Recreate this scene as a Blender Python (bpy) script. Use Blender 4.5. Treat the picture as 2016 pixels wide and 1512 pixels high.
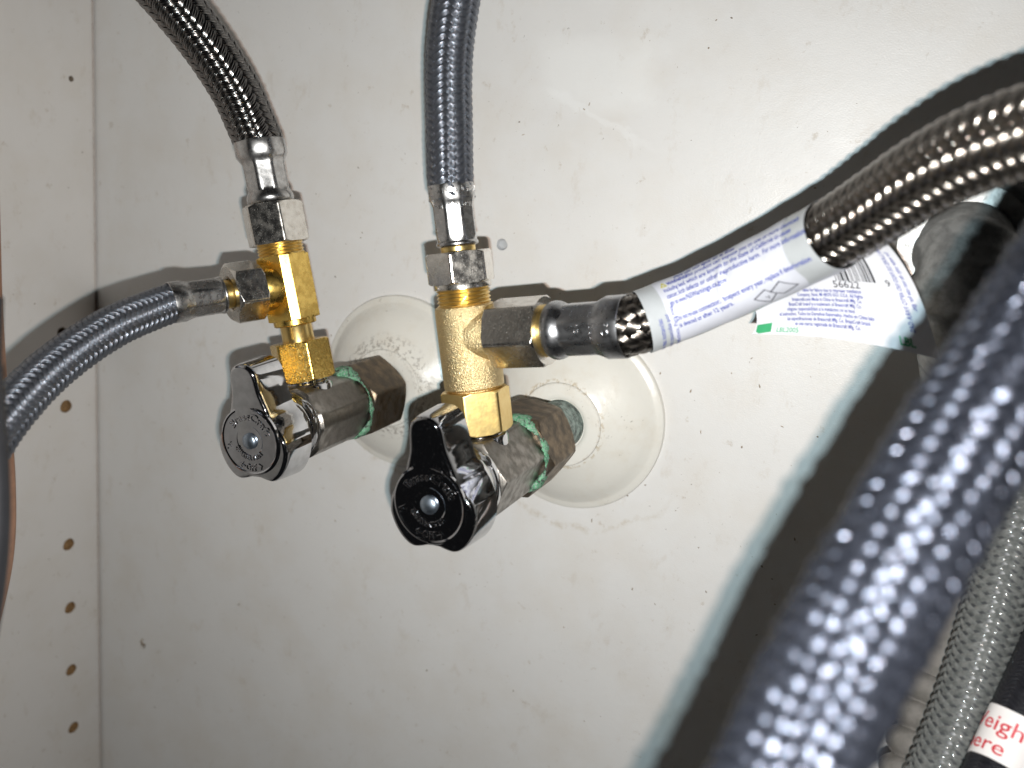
import bpy, bmesh, math, random
import numpy as np
from mathutils import Matrix, Vector

# ------------------------------------------------------------------ scene, camera, light
sc = bpy.context.scene
for o in list(bpy.data.objects):
    bpy.data.objects.remove(o)
MM = 0.001
# axes of the camera (columns: right, down, forward) in the cabinet's frame:
# x along the back panel, y into the back panel (0 = its face), z up
CR = np.array([[0.90887584, 0.20997306, -0.36035541],
               [0.39927982, -0.18842418, 0.89725802],
               [0.12050034, -0.95937878, -0.25509220]])
CAM = np.array([293.345, -247.113, 77.579])


def cam_matrix(origin):
    r, d, f = CR[:, 0], CR[:, 1], CR[:, 2]
    m = Matrix(((r[0], -d[0], -f[0], origin[0] * MM), (r[1], -d[1], -f[1], origin[1] * MM),
                (r[2], -d[2], -f[2], origin[2] * MM), (0, 0, 0, 1)))
    return m


cam = bpy.data.cameras.new('camera')
camo = bpy.data.objects.new('camera', cam)
sc.collection.objects.link(camo)
camo.matrix_world = cam_matrix(CAM)
cam.sensor_width = 36
cam.lens = 1600 * 36 / 2016
cam.clip_start = 0.005
cam.clip_end = 20
cam.dof.use_dof = True
cam.dof.focus_distance = 0.224
cam.dof.aperture_fstop = cam.lens / 2.15
sc.camera = camo

world = bpy.data.worlds.new('World')
sc.world = world
world.use_nodes = True
bg = world.node_tree.nodes['Background']
bg.inputs[0].default_value = (0.9, 0.92, 1.0, 1)
bg.inputs[1].default_value = 0.007


def flash(name, off, color, power):
    l = bpy.data.lights.new(name, 'AREA')
    l.shape = 'DISK'
    l.size = 0.0021
    l.energy = power
    l.color = color
    o = bpy.data.objects.new(name, l)
    sc.collection.objects.link(o)
    o.matrix_world = cam_matrix(CAM + CR @ np.array(off))
    return o


# the phone's two-tone flash: a cool and a warm diode side by side under the lens
flash('flash_cool', (1.1, 12.0, 0.0), (0.70, 0.92, 1.0), 0.39)
flash('flash_warm', (3.9, 12.0, 0.0), (1.0, 0.79, 0.68), 0.395)

sc.view_settings.view_transform = 'Standard'
sc.view_settings.look = 'None'
sc.view_settings.exposure = 0
sc.view_settings.gamma = 1
sc.render.engine = 'CYCLES'
sc.cycles.use_denoising = True
sc.cycles.max_bounces = 8
sc.cycles.sample_clamp_indirect = 4

random.seed(7)
rng = np.random.default_rng(7)

# ------------------------------------------------------------------ materials


class NT:
    def __init__(self, name):
        self.m = bpy.data.materials.new(name)
        self.m.use_nodes = True
        self.t = self.m.node_tree
        self.b = self.t.nodes['Principled BSDF']
        self._c = None

    def n(self, typ, **kw):
        nd = self.t.nodes.new(typ)
        for k, v in kw.items():
            if k.startswith('i_'):
                nd.inputs[int(k[2:])].default_value = v
            else:
                setattr(nd, k, v)
        return nd

    def l(self, a, b):
        self.t.links.new(a, b)

    def coord(self, which='Object'):
        if self._c is None:
            self._c = self.n('ShaderNodeTexCoord')
        return self._c.outputs[which]

    def noise(self, scale, detail=3, rough=.55, vec=None, stretch=None):
        nd = self.n('ShaderNodeTexNoise')
        nd.inputs['Scale'].default_value = scale
        nd.inputs['Detail'].default_value = detail
        nd.inputs['Roughness'].default_value = rough
        v = vec or self.coord()
        if stretch:
            mp = self.n('ShaderNodeMapping')
            mp.inputs['Scale'].default_value = stretch
            self.l(v, mp.inputs[0])
            v = mp.outputs[0]
        self.l(v, nd.inputs['Vector'])
        return nd.outputs['Fac']

    def ramp(self, fac, stops):
        r = self.n('ShaderNodeValToRGB')
        el = r.color_ramp.elements
        while len(el) < len(stops):
            el.new(.5)
        for e, (p, c) in zip(el, stops):
            e.position = p
            e.color = (c, c, c, 1) if not isinstance(c, tuple) else (*c, 1)
        self.l(fac, r.inputs[0])
        return r.outputs[0]

    def mix(self, fac, a, b):
        mx = self.n('ShaderNodeMix', data_type='RGBA')
        for sock, v in ((mx.inputs[0], fac), (mx.inputs[6], a), (mx.inputs[7], b)):
            if hasattr(v, 'links'):
                self.l(v, sock)
            elif isinstance(v, tuple):
                sock.default_value = (*v, 1)
            else:
                sock.default_value = v
        return mx.outputs[2]

    def math(self, op, a, b=None, c=None):
        nd = self.n('ShaderNodeMath', operation=op)
        for i, v in enumerate((a, b, c)):
            if v is None:
                continue
            if hasattr(v, 'links'):
                self.l(v, nd.inputs[i])
            else:
                nd.inputs[i].default_value = v
        return nd.outputs[0]

    def bump(self, h, dist, strength=1.0, prev=None):
        b = self.n('ShaderNodeBump')
        b.inputs['Distance'].default_value = dist
        b.inputs['Strength'].default_value = strength
        self.l(h, b.inputs['Height'])
        if prev is not None:
            self.l(prev, b.inputs['Normal'])
        return b.outputs[0]

    def set(self, **kw):
        names = dict(color='Base Color', metal='Metallic', rough='Roughness', normal='Normal', spec='Specular IOR Level',
                     coat='Coat Weight', coat_rough='Coat Roughness', sss='Subsurface Weight', trans='Transmission Weight',
                     ior='IOR', alpha='Alpha', aniso='Anisotropic')
        for k, v in kw.items():
            s = self.b.inputs[names[k]]
            if hasattr(v, 'links'):
                self.l(v, s)
            elif isinstance(v, tuple):
                s.default_value = (*v, 1)
            else:
                s.default_value = v
        return self.m


M = {}


def metal(name, color, rough, color2=None, nscale=400, rough2=None, bump=0.0, bscale=1500, dust=0.0, scratch=None):
    t = NT(name)
    n = t.noise(nscale, 4)
    f = t.ramp(n, [(.38, 0.0), (.62, 1.0)])
    col = t.mix(f, color, color2 or tuple(c * .86 for c in color))
    rg = t.math('MULTIPLY_ADD', f, (rough2 if rough2 is not None else rough * 1.35) - rough, rough)
    nrm = None
    if bump:
        nrm = t.bump(t.noise(bscale, 3), bump)
    if scratch:
        sn = t.noise(scratch[0], 2, .5, stretch=scratch[1])
        nrm = t.bump(sn, scratch[2], prev=nrm)
    met = 1.0
    if dust:
        d = t.ramp(t.noise(4200, 2, .5), [(.74 - dust * .1, 0.0), (.80, 1.0)])
        d = t.math('MULTIPLY', d, dust)
        col = t.mix(d, col, (.35, .33, .3))
        rg = t.math('ADD', rg, t.math('MULTIPLY', d, .5))
        met = t.math('SUBTRACT', 1.0, t.math('MULTIPLY', d, .7))
    t.set(color=col, rough=rg, metal=met)
    if nrm is not None:
        t.set(normal=nrm)
    return t.m


M['chrome'] = metal('chrome', (.66, .66, .67), .05, rough2=.08, dust=.35)
M['chrome_face'] = metal('chrome_face', (.62, .62, .64), .06, rough2=.09, dust=.25)
M['nickel'] = metal('nickel', (.80, .765, .71), .17, (.70, .66, .60), 500, .28, 1.5e-5, 2200, dust=.9, scratch=(1100, (1, 1, .1), 2.5e-5))
M['ferrule'] = metal('ferrule_steel', (.58, .57, .56), .23, (.48, .47, .46), 700, .32, 1.5e-5, 900, dust=.3)
M['ferrule_dark'] = metal('ferrule_dark_steel', (.50, .50, .51), .26, (.40, .40, .41), 700, .34, 1.5e-5, 900, dust=.4)
M['brass'] = metal('bright_brass', (.87, .65, .27), .30, (.83, .60, .23), 500, .34, 1.2e-5, 1400, dust=.15, scratch=(700, (.1, 1, 1), 1.5e-5))
M['brass_bar'] = metal('bar_brass', (.86, .60, .17), .24, (.75, .50, .13), 500, .34, 1e-5, 1600, scratch=(1500, (1, 1, .08), 1.5e-5))
M['brass_cast'] = metal('cast_brass', (.86, .68, .38), .36, (.76, .59, .31), 900, .46, 3.2e-4, 2900)
M['brass_peen'] = metal('hammered_brass', (.82, .57, .17), .2, (.66, .44, .12), 900, .32, 1.3e-4, 1300)
M['brown_brass'] = metal('tarnished_brass', (.225, .17, .115), .38, (.16, .135, .11), 330, .6, 8e-5, 1200, dust=.7, scratch=(600, (1, .15, 1), 4e-5))
M['worn_nickel'] = metal('worn_nickel', (.36, .335, .305), .30, (.25, .23, .205), 420, .45, 3e-5, 2800, dust=.4, scratch=(900, (.2, 1, 1), 4e-5))
M['zinc'] = metal('zinc_screw', (.42, .49, .57), .32, bump=2e-5, bscale=1500)


def pipe_mat():
    t = NT('oxidised_copper')
    a = t.noise(420, 5, .65)
    b = t.noise(1500, 4)
    col = t.mix(t.ramp(a, [(.38, 0.0), (.6, 1.0)]), (.10, .12, .11), (.34, .42, .38))
    col = t.mix(t.ramp(b, [(.55, 0.0), (.7, 1.0)]), col, (.42, .44, .41))
    return t.set(color=col, rough=.8, normal=t.bump(b, 2e-4))


M['pipe'] = pipe_mat()


def crust_mat():
    t = NT('verdigris')
    a = t.noise(700, 5, .65)
    b = t.noise(2200, 4)
    col = t.mix(t.ramp(a, [(.40, 0.0), (.56, 1.0)]), (.05, .20, .10), (.16, .40, .23))
    col = t.mix(t.ramp(b, [(.50, 0.0), (.60, 1.0)]), col, (.30, .36, .32))
    col = t.mix(t.ramp(t.noise(500, 3), [(.56, 0.0), (.64, 1.0)]), col, (.06, .075, .06))
    return t.set(color=col, rough=.85, normal=t.bump(b, 2.5e-4))


M['crust'] = crust_mat()


def wall_mat(name, base, specks=True):
    t = NT(name)
    P = t.coord()
    # faint yellowed blotches
    blot = t.ramp(t.noise(38, 5, .6), [(.45, 0.0), (.72, 1.0)])
    col = t.mix(t.math('MULTIPLY', blot, .20), base, (.62, .52, .38))
    grey = t.ramp(t.noise(17, 4, .6), [(.4, 0.0), (.7, 1.0)])
    col = t.mix(t.math('MULTIPLY', grey, .10), col, (.50, .48, .47))
    # small rusty dabs
    dab = t.ramp(t.noise(170, 6, .7), [(.62, 0.0), (.70, 1.0)])
    col = t.mix(t.math('MULTIPLY', dab, .42), col, (.42, .33, .22))
    smudge = t.ramp(t.noise(95, 6, .72, stretch=(1, 1, .6)), [(.58, 0.0), (.74, 1.0)])
    col = t.mix(t.math('MULTIPLY', smudge, .34), col, (.50, .40, .28))
    # fine dirt specks
    if specks:
        for sc_, lo, hi, amt in ((520, .045, .075, .75), (230, .03, .05, .8), (1000, .05, .09, .55)):
            v = t.n('ShaderNodeTexVoronoi', feature='F1')
            v.inputs['Scale'].default_value = sc_
            mp = t.n('ShaderNodeMapping')
            mp.inputs['Rotation'].default_value = (0, .6, 0)
            mp.inputs['Scale'].default_value = (1, 1, .45)
            w = t.n('ShaderNodeMix', data_type='VECTOR')
            w.inputs[0].default_value = .0025
            nz = t.n('ShaderNodeTexNoise')
            nz.inputs['Scale'].default_value = 900
            t.l(P, nz.inputs['Vector'])
            t.l(P, w.inputs[4])
            t.l(nz.outputs['Color'], w.inputs[5])
            t.l(w.outputs[1], mp.inputs[0])
            t.l(mp.outputs[0], v.inputs['Vector'])
            m = t.ramp(v.outputs['Distance'], [(lo, 1.0), (hi, 0.0)])
            sep = t.n('ShaderNodeSeparateColor')
            t.l(v.outputs['Color'], sep.inputs[0])
            keep = t.ramp(sep.outputs[0], [(.66, 0.0), (.72, 1.0)])
            dens = t.ramp(t.noise(22, 3, .6), [(.42, 0.15), (.62, 1.0)])
            m = t.math('MULTIPLY', t.math('MULTIPLY', m, keep), t.math('MULTIPLY', dens, amt))
            col = t.mix(m, col, t.mix(sep.outputs[1], (.10, .085, .07), (.36, .30, .22)))
    fine = t.noise(1700, 2, .5, stretch=(1, 1, 1.6))
    mid = t.noise(420, 3, .5)
    nrm = t.bump(mid, 1.0e-4, .5)
    nrm = t.bump(fine, 6e-5, .8, nrm)
    rg = t.ramp(t.noise(60, 4), [(.3, .34), (.7, .48)])
    return t, col, nrm, rg


t, col, nrm, rg = wall_mat('back_panel_paint', (.805, .79, .768))
# a patch of newer, whiter paint and a thin white brush line
P = t.coord()
sep = t.n('ShaderNodeSeparateXYZ')
nz = t.n('ShaderNodeTexNoise')
nz.inputs['Scale'].default_value = 90
nz.inputs['Detail'].default_value = 4
t.l(P, nz.inputs['Vector'])
w = t.n('ShaderNodeMix', data_type='VECTOR')
w.inputs[0].default_value = .012
t.l(P, w.inputs[4])
t.l(nz.outputs['Color'], w.inputs[5])
t.l(w.outputs[1], sep.inputs[0])


def band(c, half, soft, k):
    d = t.math('ABSOLUTE', t.math('SUBTRACT', sep.outputs[k], c))
    r = t.n('ShaderNodeMapRange')
    r.inputs['From Min'].default_value = half + soft
    r.inputs['From Max'].default_value = half
    t.l(d, r.inputs['Value'])
    return r.outputs[0]


patch = t.math('MULTIPLY', band(.212, .014, .008, 0), band(.112, .006, .006, 2))
col = t.mix(t.math('MULTIPLY', patch, .6), col, (.87, .865, .845))
# the line runs down to the right
lin = t.math('SUBTRACT', sep.outputs[2], t.math('MULTIPLY_ADD', sep.outputs[0], -.36, .1775))
la = t.n('ShaderNodeMapRange')
la.inputs['From Min'].default_value = .0016
la.inputs['From Max'].default_value = .0006
t.l(t.math('ABSOLUTE', lin), la.inputs['Value'])
col = t.mix(t.math('MULTIPLY', t.math('MULTIPLY', la.outputs[0], band(.213, .014, .006, 0)), .35), col, (.9, .9, .89))
# brown water rings under the two flanges
for (cx_, cz_, rr) in ((.2175, .0005, .0375), (.152, -.001, .033)):
    dx = t.math('SUBTRACT', sep.outputs[0], cx_ + .006)
    dz = t.math('SUBTRACT', sep.outputs[2], cz_ + .006)
    d = t.math('SQRT', t.math('ADD', t.math('MULTIPLY', dx, dx), t.math('MULTIPLY', dz, dz)))
    rm = t.n('ShaderNodeMapRange')
    rm.inputs['From Min'].default_value = .0016
    rm.inputs['From Max'].default_value = .0002
    t.l(t.math('ABSOLUTE', t.math('SUBTRACT', d, rr)), rm.inputs['Value'])
    low = t.n('ShaderNodeMapRange')
    low.inputs['From Min'].default_value = cz_ - .008
    low.inputs['From Max'].default_value = cz_ - .028
    t.l(sep.outputs[2], low.inputs['Value'])
    k = t.math('MULTIPLY', rm.outputs[0], low.outputs[0])
    k = t.math('MULTIPLY', k, t.ramp(t.noise(260, 4, .7), [(.42, 0.0), (.62, 1.0)]))
    col = t.mix(t.math('MULTIPLY', k, .38), col, (.45, .35, .2))
M['back'] = t.set(color=col, rough=rg, normal=nrm, spec=.5)
t, col, nrm, rg = wall_mat('side_panel_paint', (.80, .765, .73), specks=False)
M['side'] = t.set(color=col, rough=.5, normal=nrm, spec=.35)


def simple(name, color, rough=.5, metal_=0.0, color2=None, nscale=300, bump=0, bscale=800, **kw):
    t = NT(name)
    n = t.ramp(t.noise(nscale, 4, .6), [(.4, 0.0), (.62, 1.0)])
    c = t.mix(n, color, color2 or tuple(v * .85 for v in color))
    t.set(color=c, rough=rough, metal=metal_, **kw)
    if bump:
        t.set(normal=t.bump(t.noise(bscale, 3), bump))
    return t.m


M['wood'] = simple('particle_board', (.36, .22, .10), .9, color2=(.20, .12, .055), nscale=900, bump=2e-4)
M['filler'] = simple('grey_filler', (.50, .51, .52), .7, bump=1e-4)
M['grime'] = simple('joint_grime', (.34, .25, .20), .9, color2=(.50, .42, .36), nscale=500)
M['dirt'] = simple('dirt', (.20, .155, .115), .9, color2=(.44, .36, .27), nscale=260)
M['black'] = simple('black_rubber', (.012, .012, .014), .5)
M['core'] = simple('hose_core', (.02, .02, .025), .7)


def flange_mat(scuff):
    t = NT('cream_plastic')
    n = t.ramp(t.noise(120, 5, .65), [(.50, 0.0), (.74, 1.0)])
    col = t.mix(t.math('MULTIPLY', n, .25), (.80, .775, .71), (.62, .52, .38))
    # dark scuffs, broken up
    s = t.math('MULTIPLY', t.ramp(t.noise(700, 4, .7), [(.62, 0.0), (.68, 1.0)]), t.ramp(t.noise(70, 3), [(.5, 0.0), (.62, 1.0)]))
    col = t.mix(t.math('MULTIPLY', s, .6), col, (.22, .18, .13))
    # ring of grime round the collar
    sp_ = t.n('ShaderNodeSeparateXYZ')
    t.l(t.coord(), sp_.inputs[0])
    d = t.math('SQRT', t.math('ADD', t.math('MULTIPLY', sp_.outputs[0], sp_.outputs[0]), t.math('MULTIPLY', sp_.outputs[2], sp_.outputs[2])))
    rm = t.n('ShaderNodeMapRange')
    rm.inputs['From Min'].default_value = .0040 if scuff else .0012
    rm.inputs['From Max'].default_value = .0004
    t.l(t.math('ABSOLUTE', t.math('SUBTRACT', d, .0155 if scuff else .0140)), rm.inputs['Value'])
    k = t.math('MULTIPLY', rm.outputs[0], t.ramp(t.noise(650, 4, .7), [(.50, 0.0), (.58, 1.0)]))
    col = t.mix(t.math('MULTIPLY', k, .6 if scuff else .5), col, (.16, .13, .10) if scuff else (.42, .30, .14))
    return t.set(color=col, rough=.28, normal=t.bump(t.noise(500, 3), 6e-5))


M['flange1'] = flange_mat(True)
M['flange2'] = flange_mat(False)


def braid_mat(name, c1, c2, rough, met, wires=6, coat=0.0, wb=4e-5):
    t = NT(name)
    uv = t.n('ShaderNodeUVMap')
    sep = t.n('ShaderNodeSeparateXYZ')
    t.l(uv.outputs[0], sep.inputs[0])
    s = t.math('SINE', t.math('MULTIPLY', sep.outputs[0], 2 * math.pi * wires))
    n = t.ramp(t.noise(800, 3), [(.35, 0.0), (.65, 1.0)])
    col = t.mix(n, c1, c2)
    rg = t.math('MULTIPLY_ADD', n, .08, rough)
    t.set(color=col, rough=rg, metal=met, normal=t.bump(s, wb))
    if coat:
        t.set(coat=coat, coat_rough=.12)
    return t.m


M['braid_grey'] = braid_mat('grey_braid', (.27, .285, .325), (.20, .215, .25), .27, .9)
M['braid_steel'] = braid_mat('steel_braid', (.27, .255, .245), (.16, .155, .15), .15, 1.0, wb=1.5e-5)
M['braid_steel2'] = braid_mat('warm_steel_braid', (.34, .305, .27), (.20, .18, .16), .17, 1.0, wb=3e-5)
M['braid_fore'] = braid_mat('fore_braid', (.072, .079, .102), (.034, .038, .052), .24, .84, wb=0)
M['braid_vinyl'] = braid_mat('vinyl_braid', (.25, .255, .245), (.13, .14, .135), .4, .25, coat=1.0)
M['braid_black'] = braid_mat('black_braid', (.012, .012, .016), (.02, .02, .026), .35, .0)
M['vinyl_tube'] = simple('vinyl_core', (.06, .063, .066), .35)
M['corrugated'] = simple('grey_corrugated_plastic', (.22, .205, .19), .4, color2=(.17, .16, .145), bump=4e-5)
M['copper'] = simple('copper_tan', (.50, .27, .17), .5, .3)


def paper_mat(name, c, rough=.28):
    t = NT(name)
    return t.set(color=t.mix(t.ramp(t.noise(250, 3), [(.4, 0.0), (.7, 1.0)]), c, tuple(v * .94 for v in c)), rough=rough,
                 normal=t.bump(t.noise(160, 3), 1.2e-4))


M['paper'] = paper_mat('label_paper', (.62, .63, .69), .5)
M['paper_flap'] = paper_mat('label_flap_paper', (.66, .66, .69), .5)
M['laminate'] = paper_mat('label_laminate', (.46, .48, .49), .3)
M['tag'] = paper_mat('tag_paper', (.84, .80, .78), .4)
M['ink_blue'] = simple('blue_ink', (.045, .065, .34), .75, spec=.15)
M['ink_black'] = simple('black_ink', (.03, .03, .035), .4)
M['ink_grey'] = simple('grey_ink', (.10, .10, .12), .4)
M['ink_green'] = simple('green_ink', (.03, .36, .14), .4)
M['ink_red'] = simple('red_ink', (.62, .03, .05), .45)
M['ink_yellow'] = simple('yellow_ink', (.55, .50, .05), .45)
M['galv'] = simple('galvanised_iron', (.30, .30, .29), .4, .45, color2=(.19, .19, .185), nscale=300, bump=1e-4)
M['rust'] = simple('rusty_iron', (.26, .14, .06), .8, .1, color2=(.40, .33, .22), nscale=160, bump=2e-4)
M['plaster'] = simple('cracked_plaster', (.45, .44, .43), .9, color2=(.30, .29, .28), nscale=300, bump=3e-4)

# ------------------------------------------------------------------ object helpers
C = sc.collection
ROOT = {}


def thing(name, label, cat, base, group=None):
    o = bpy.data.objects.new(name, None)
    o.empty_display_size = .005
    C.objects.link(o)
    o.location = Vector(base) * MM
    o['label'] = label
    o['category'] = cat
    if group:
        o['group'] = group
    ROOT[o.name] = np.array(base, float)
    return o


def obj(name, vf, mat, parent=None, root=None, sharp=35, kind=None, uv=None, label=None):
    """vf = (verts in mm, cabinet frame; faces). One mesh object under its parent."""
    v, f = vf
    v = np.asarray(v, float)
    r = root or parent
    off = ROOT[r.name] if r is not None else np.zeros(3)
    me = bpy.data.meshes.new(name)
    v = (v - off) * MM
    if isinstance(f, np.ndarray):
        nf, k = f.shape
        me.vertices.add(len(v))
        me.vertices.foreach_set('co', v.astype(np.float32).ravel())
        me.loops.add(nf * k)
        me.loops.foreach_set('vertex_index', f.astype(np.int32).ravel())
        me.polygons.add(nf)
        me.polygons.foreach_set('loop_start', np.arange(0, nf * k, k, dtype=np.int32))
        me.polygons.foreach_set('loop_total', np.full(nf, k, np.int32))
        me.update(calc_edges=True)
    else:
        me.from_pydata(v.tolist(), [], f)
    me.validate()
    if uv is not None:
        l = me.uv_layers.new(name='UVMap')
        idx = np.empty(len(me.loops), np.int32)
        me.loops.foreach_get('vertex_index', idx)
        l.data.foreach_set('uv', np.asarray(uv, np.float32)[idx].ravel())
    me.polygons.foreach_set('use_smooth', np.ones(len(me.polygons), bool))
    if sharp:
        me.set_sharp_from_angle(angle=math.radians(sharp))
    me.materials.append(M[mat] if isinstance(mat, str) else mat)
    o = bpy.data.objects.new(name, me)
    C.objects.link(o)
    if parent is not None:
        o.parent = parent
    if kind:
        o['kind'] = kind
    if label:
        o['label'] = label
    return o


def nrmz(a):
    a = np.asarray(a, float)
    return a / np.linalg.norm(a)


class Frame:
    def __init__(self, o, z, x):
        self.o = np.asarray(o, float)
        self.z = nrmz(z)
        x = np.asarray(x, float)
        self.x = nrmz(x - self.z * (x @ self.z))
        self.y = np.cross(self.z, self.x)

    def __call__(self, p):
        p = np.asarray(p, float)
        return self.o + p[:, :1] * self.x + p[:, 1:2] * self.y + p[:, 2:3] * self.z

    def at(self, t):
        return self.o + self.z * t


def join(*parts):
    V, F, n = [], [], 0
    for v, f in parts:
        V.append(np.asarray(v, float))
        F += [tuple(int(i) + n for i in q) for q in f]
        n += len(v)
    return np.vstack(V), F


def lathe(fr, prof, seg=64, rfun=None, cap0=True, cap1=True):
    """profile [(r, z)] revolved about the frame's z; rfun(theta, z, r) may reshape the radius."""
    th = np.linspace(0, 2 * np.pi, seg, endpoint=False)
    rows = []
    for r, z in prof:
        rr = np.full(seg, float(r)) if rfun is None else rfun(th, z, r)
        rows.append(np.c_[rr * np.cos(th), rr * np.sin(th), np.full(seg, z)])
    V = np.vstack(rows)
    F = []
    for i in range(len(prof) - 1):
        for j in range(seg):
            k = (j + 1) % seg
            F.append((i * seg + j, i * seg + k, (i + 1) * seg + k, (i + 1) * seg + j))
    if cap0:
        F.append(tuple(range(seg))[::-1])
    if cap1:
        b = (len(prof) - 1) * seg
        F.append(tuple(range(b, b + seg)))
    return fr(V), F


def poly_r(th, apothem, n=6, rot=0.0, rmax=1e9):
    a = (th - rot + np.pi / n) % (2 * np.pi / n) - np.pi / n  # rot = a face's direction
    return np.minimum(apothem / np.cos(a), rmax)


def hexnut(fr, z0, z1, Rc, rot=0.0, ch0=None, ch1=None, hole=None, seg=144, slope=.58, n=6):
    """hex prism cut by chamfer cones at both ends; rot = direction of a corner."""
    ap = Rc * math.cos(math.pi / n)
    ch0 = ap * .99 if ch0 is None else ch0
    ch1 = ap * .99 if ch1 is None else ch1
    zs = sorted(set(np.r_[np.linspace(z0, min(z0 + (Rc - ch0) * slope + .05, z1), 8),
                          np.linspace(max(z1 - (Rc - ch1) * slope - .05, z0), z1, 8)].round(4)))

    def rf(th, z, r):
        h = poly_r(th, ap, n, rot + math.pi / n, Rc * .988)
        return np.minimum(h, min(ch0 + (z - z0) / slope, ch1 + (z1 - z) / slope))
    prof = [(1, z) for z in zs]
    if hole:
        # countersunk bore at the far end
        V, F = lathe(fr, prof, seg, rf, True, False)
        V2, F2 = lathe(fr, [(ch1, z1), (hole + .35, z1 - .02), (hole, z1 - .5), (hole, z1 - 3)], seg, None, False, True)
        return join((V, F), (V2, F2))
    return lathe(fr, prof, seg, rf)


def thread(fr, z0, z1, r, pitch=.95, depth=.5, seg=64):
    n = max(8, int((z1 - z0) / pitch * 8))
    zs = np.linspace(z0, z1, n)

    def rf(th, z, rr):
        ph = (z / pitch - th / (2 * np.pi)) % 1
        return r - depth * np.abs(2 * ph - 1) ** 1.3
    return lathe(fr, [(r, z) for z in zs], seg, rf)


# ---- paths
def spline(pts, step=.5):
    P = np.array(pts, float)
    P = np.vstack([2 * P[0] - P[1], P, 2 * P[-1] - P[-2]])
    out = []
    for i in range(1, len(P) - 2):
        p0, p1, p2, p3 = P[i - 1:i + 3]
        n = max(4, int(np.linalg.norm(p2 - p1) / step))
        # centripetal
        t0 = 0.
        t1 = t0 + np.linalg.norm(p1 - p0) ** .5
        t2 = t1 + np.linalg.norm(p2 - p1) ** .5
        t3 = t2 + np.linalg.norm(p3 - p2) ** .5
        t = np.linspace(t1, t2, n, endpoint=False)[:, None]
        A1 = (t1 - t) / (t1 - t0) * p0 + (t - t0) / (t1 - t0) * p1
        A2 = (t2 - t) / (t2 - t1) * p1 + (t - t1) / (t2 - t1) * p2
        A3 = (t3 - t) / (t3 - t2) * p2 + (t - t2) / (t3 - t2) * p3
        B1 = (t2 - t) / (t2 - t0) * A1 + (t - t0) / (t2 - t0) * A2
        B2 = (t3 - t) / (t3 - t1) * A2 + (t - t1) / (t3 - t1) * A3
        out.append((t2 - t) / (t2 - t1) * B1 + (t - t1) / (t2 - t1) * B2)
    out.append(P[-2][None])
    Q = np.vstack(out)
    for _ in range(30):  # soften
        Q[1:-1] = .5 * Q[1:-1] + .25 * (Q[:-2] + Q[2:])
    s = np.r_[0, np.cumsum(np.linalg.norm(np.diff(Q, axis=0), axis=1))]
    m = int(s[-1] / step) + 1
    si = np.linspace(0, s[-1], m)
    Q = np.c_[[np.interp(si, s, Q[:, k]) for k in range(3)]].T
    return Path(Q, si)


class Path:
    def __init__(self, Q, s):
        self.Q, self.s, self.L = Q, s, s[-1]
        T = np.gradient(Q, axis=0)
        self.T = T / np.linalg.norm(T, axis=1)[:, None]
        N = np.zeros_like(Q)
        n = np.cross(self.T[0], [0.31, -.9, .2])
        n /= np.linalg.norm(n)
        for i in range(len(Q)):
            n = n - self.T[i] * (n @ self.T[i])
            n /= np.linalg.norm(n)
            N[i] = n
        self.N = N
        self.B = np.cross(self.T, N)

    def ev(self, s):
        f = lambda A: np.stack([np.interp(s, self.s, A[:, k]) for k in range(3)], -1)
        ext = np.where(s < 0, s, 0.0)[..., None] * self.T[0]
        return f(self.Q) + ext, f(self.N), f(self.B)

    def surf(self, s, th, r):
        p, n, b = self.ev(s)
        return p + r[..., None] * (np.cos(th)[..., None] * n + np.sin(th)[..., None] * b)

    def angle_to(self, target, s):
        p, n, b = self.ev(np.array([s]))
        d = np.asarray(target) - p[0]
        return math.atan2(d @ b[0], d @ n[0])


def tube(path, r, seg=40, s0=0.0, s1=None, step=1.0, rfun=None):
    s1 = path.L if s1 is None else s1
    ss = np.linspace(s0, s1, max(3, int((s1 - s0) / step)))
    th = np.linspace(0, 2 * np.pi, seg, endpoint=False)
    S, TH = np.meshgrid(ss, th, indexing='ij')
    Rr = np.full_like(S, r) if rfun is None else rfun(S, TH)
    V = path.surf(S, TH, Rr).reshape(-1, 3)
    F = []
    for i in range(len(ss) - 1):
        for j in range(seg):
            k = (j + 1) % seg
            F.append((i * seg + j, i * seg + k, (i + 1) * seg + k, (i + 1) * seg + j))
    F.append(tuple(range(seg))[::-1])
    b = (len(ss) - 1) * seg
    F.append(tuple(range(b, b + seg)))
    return V, F


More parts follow.
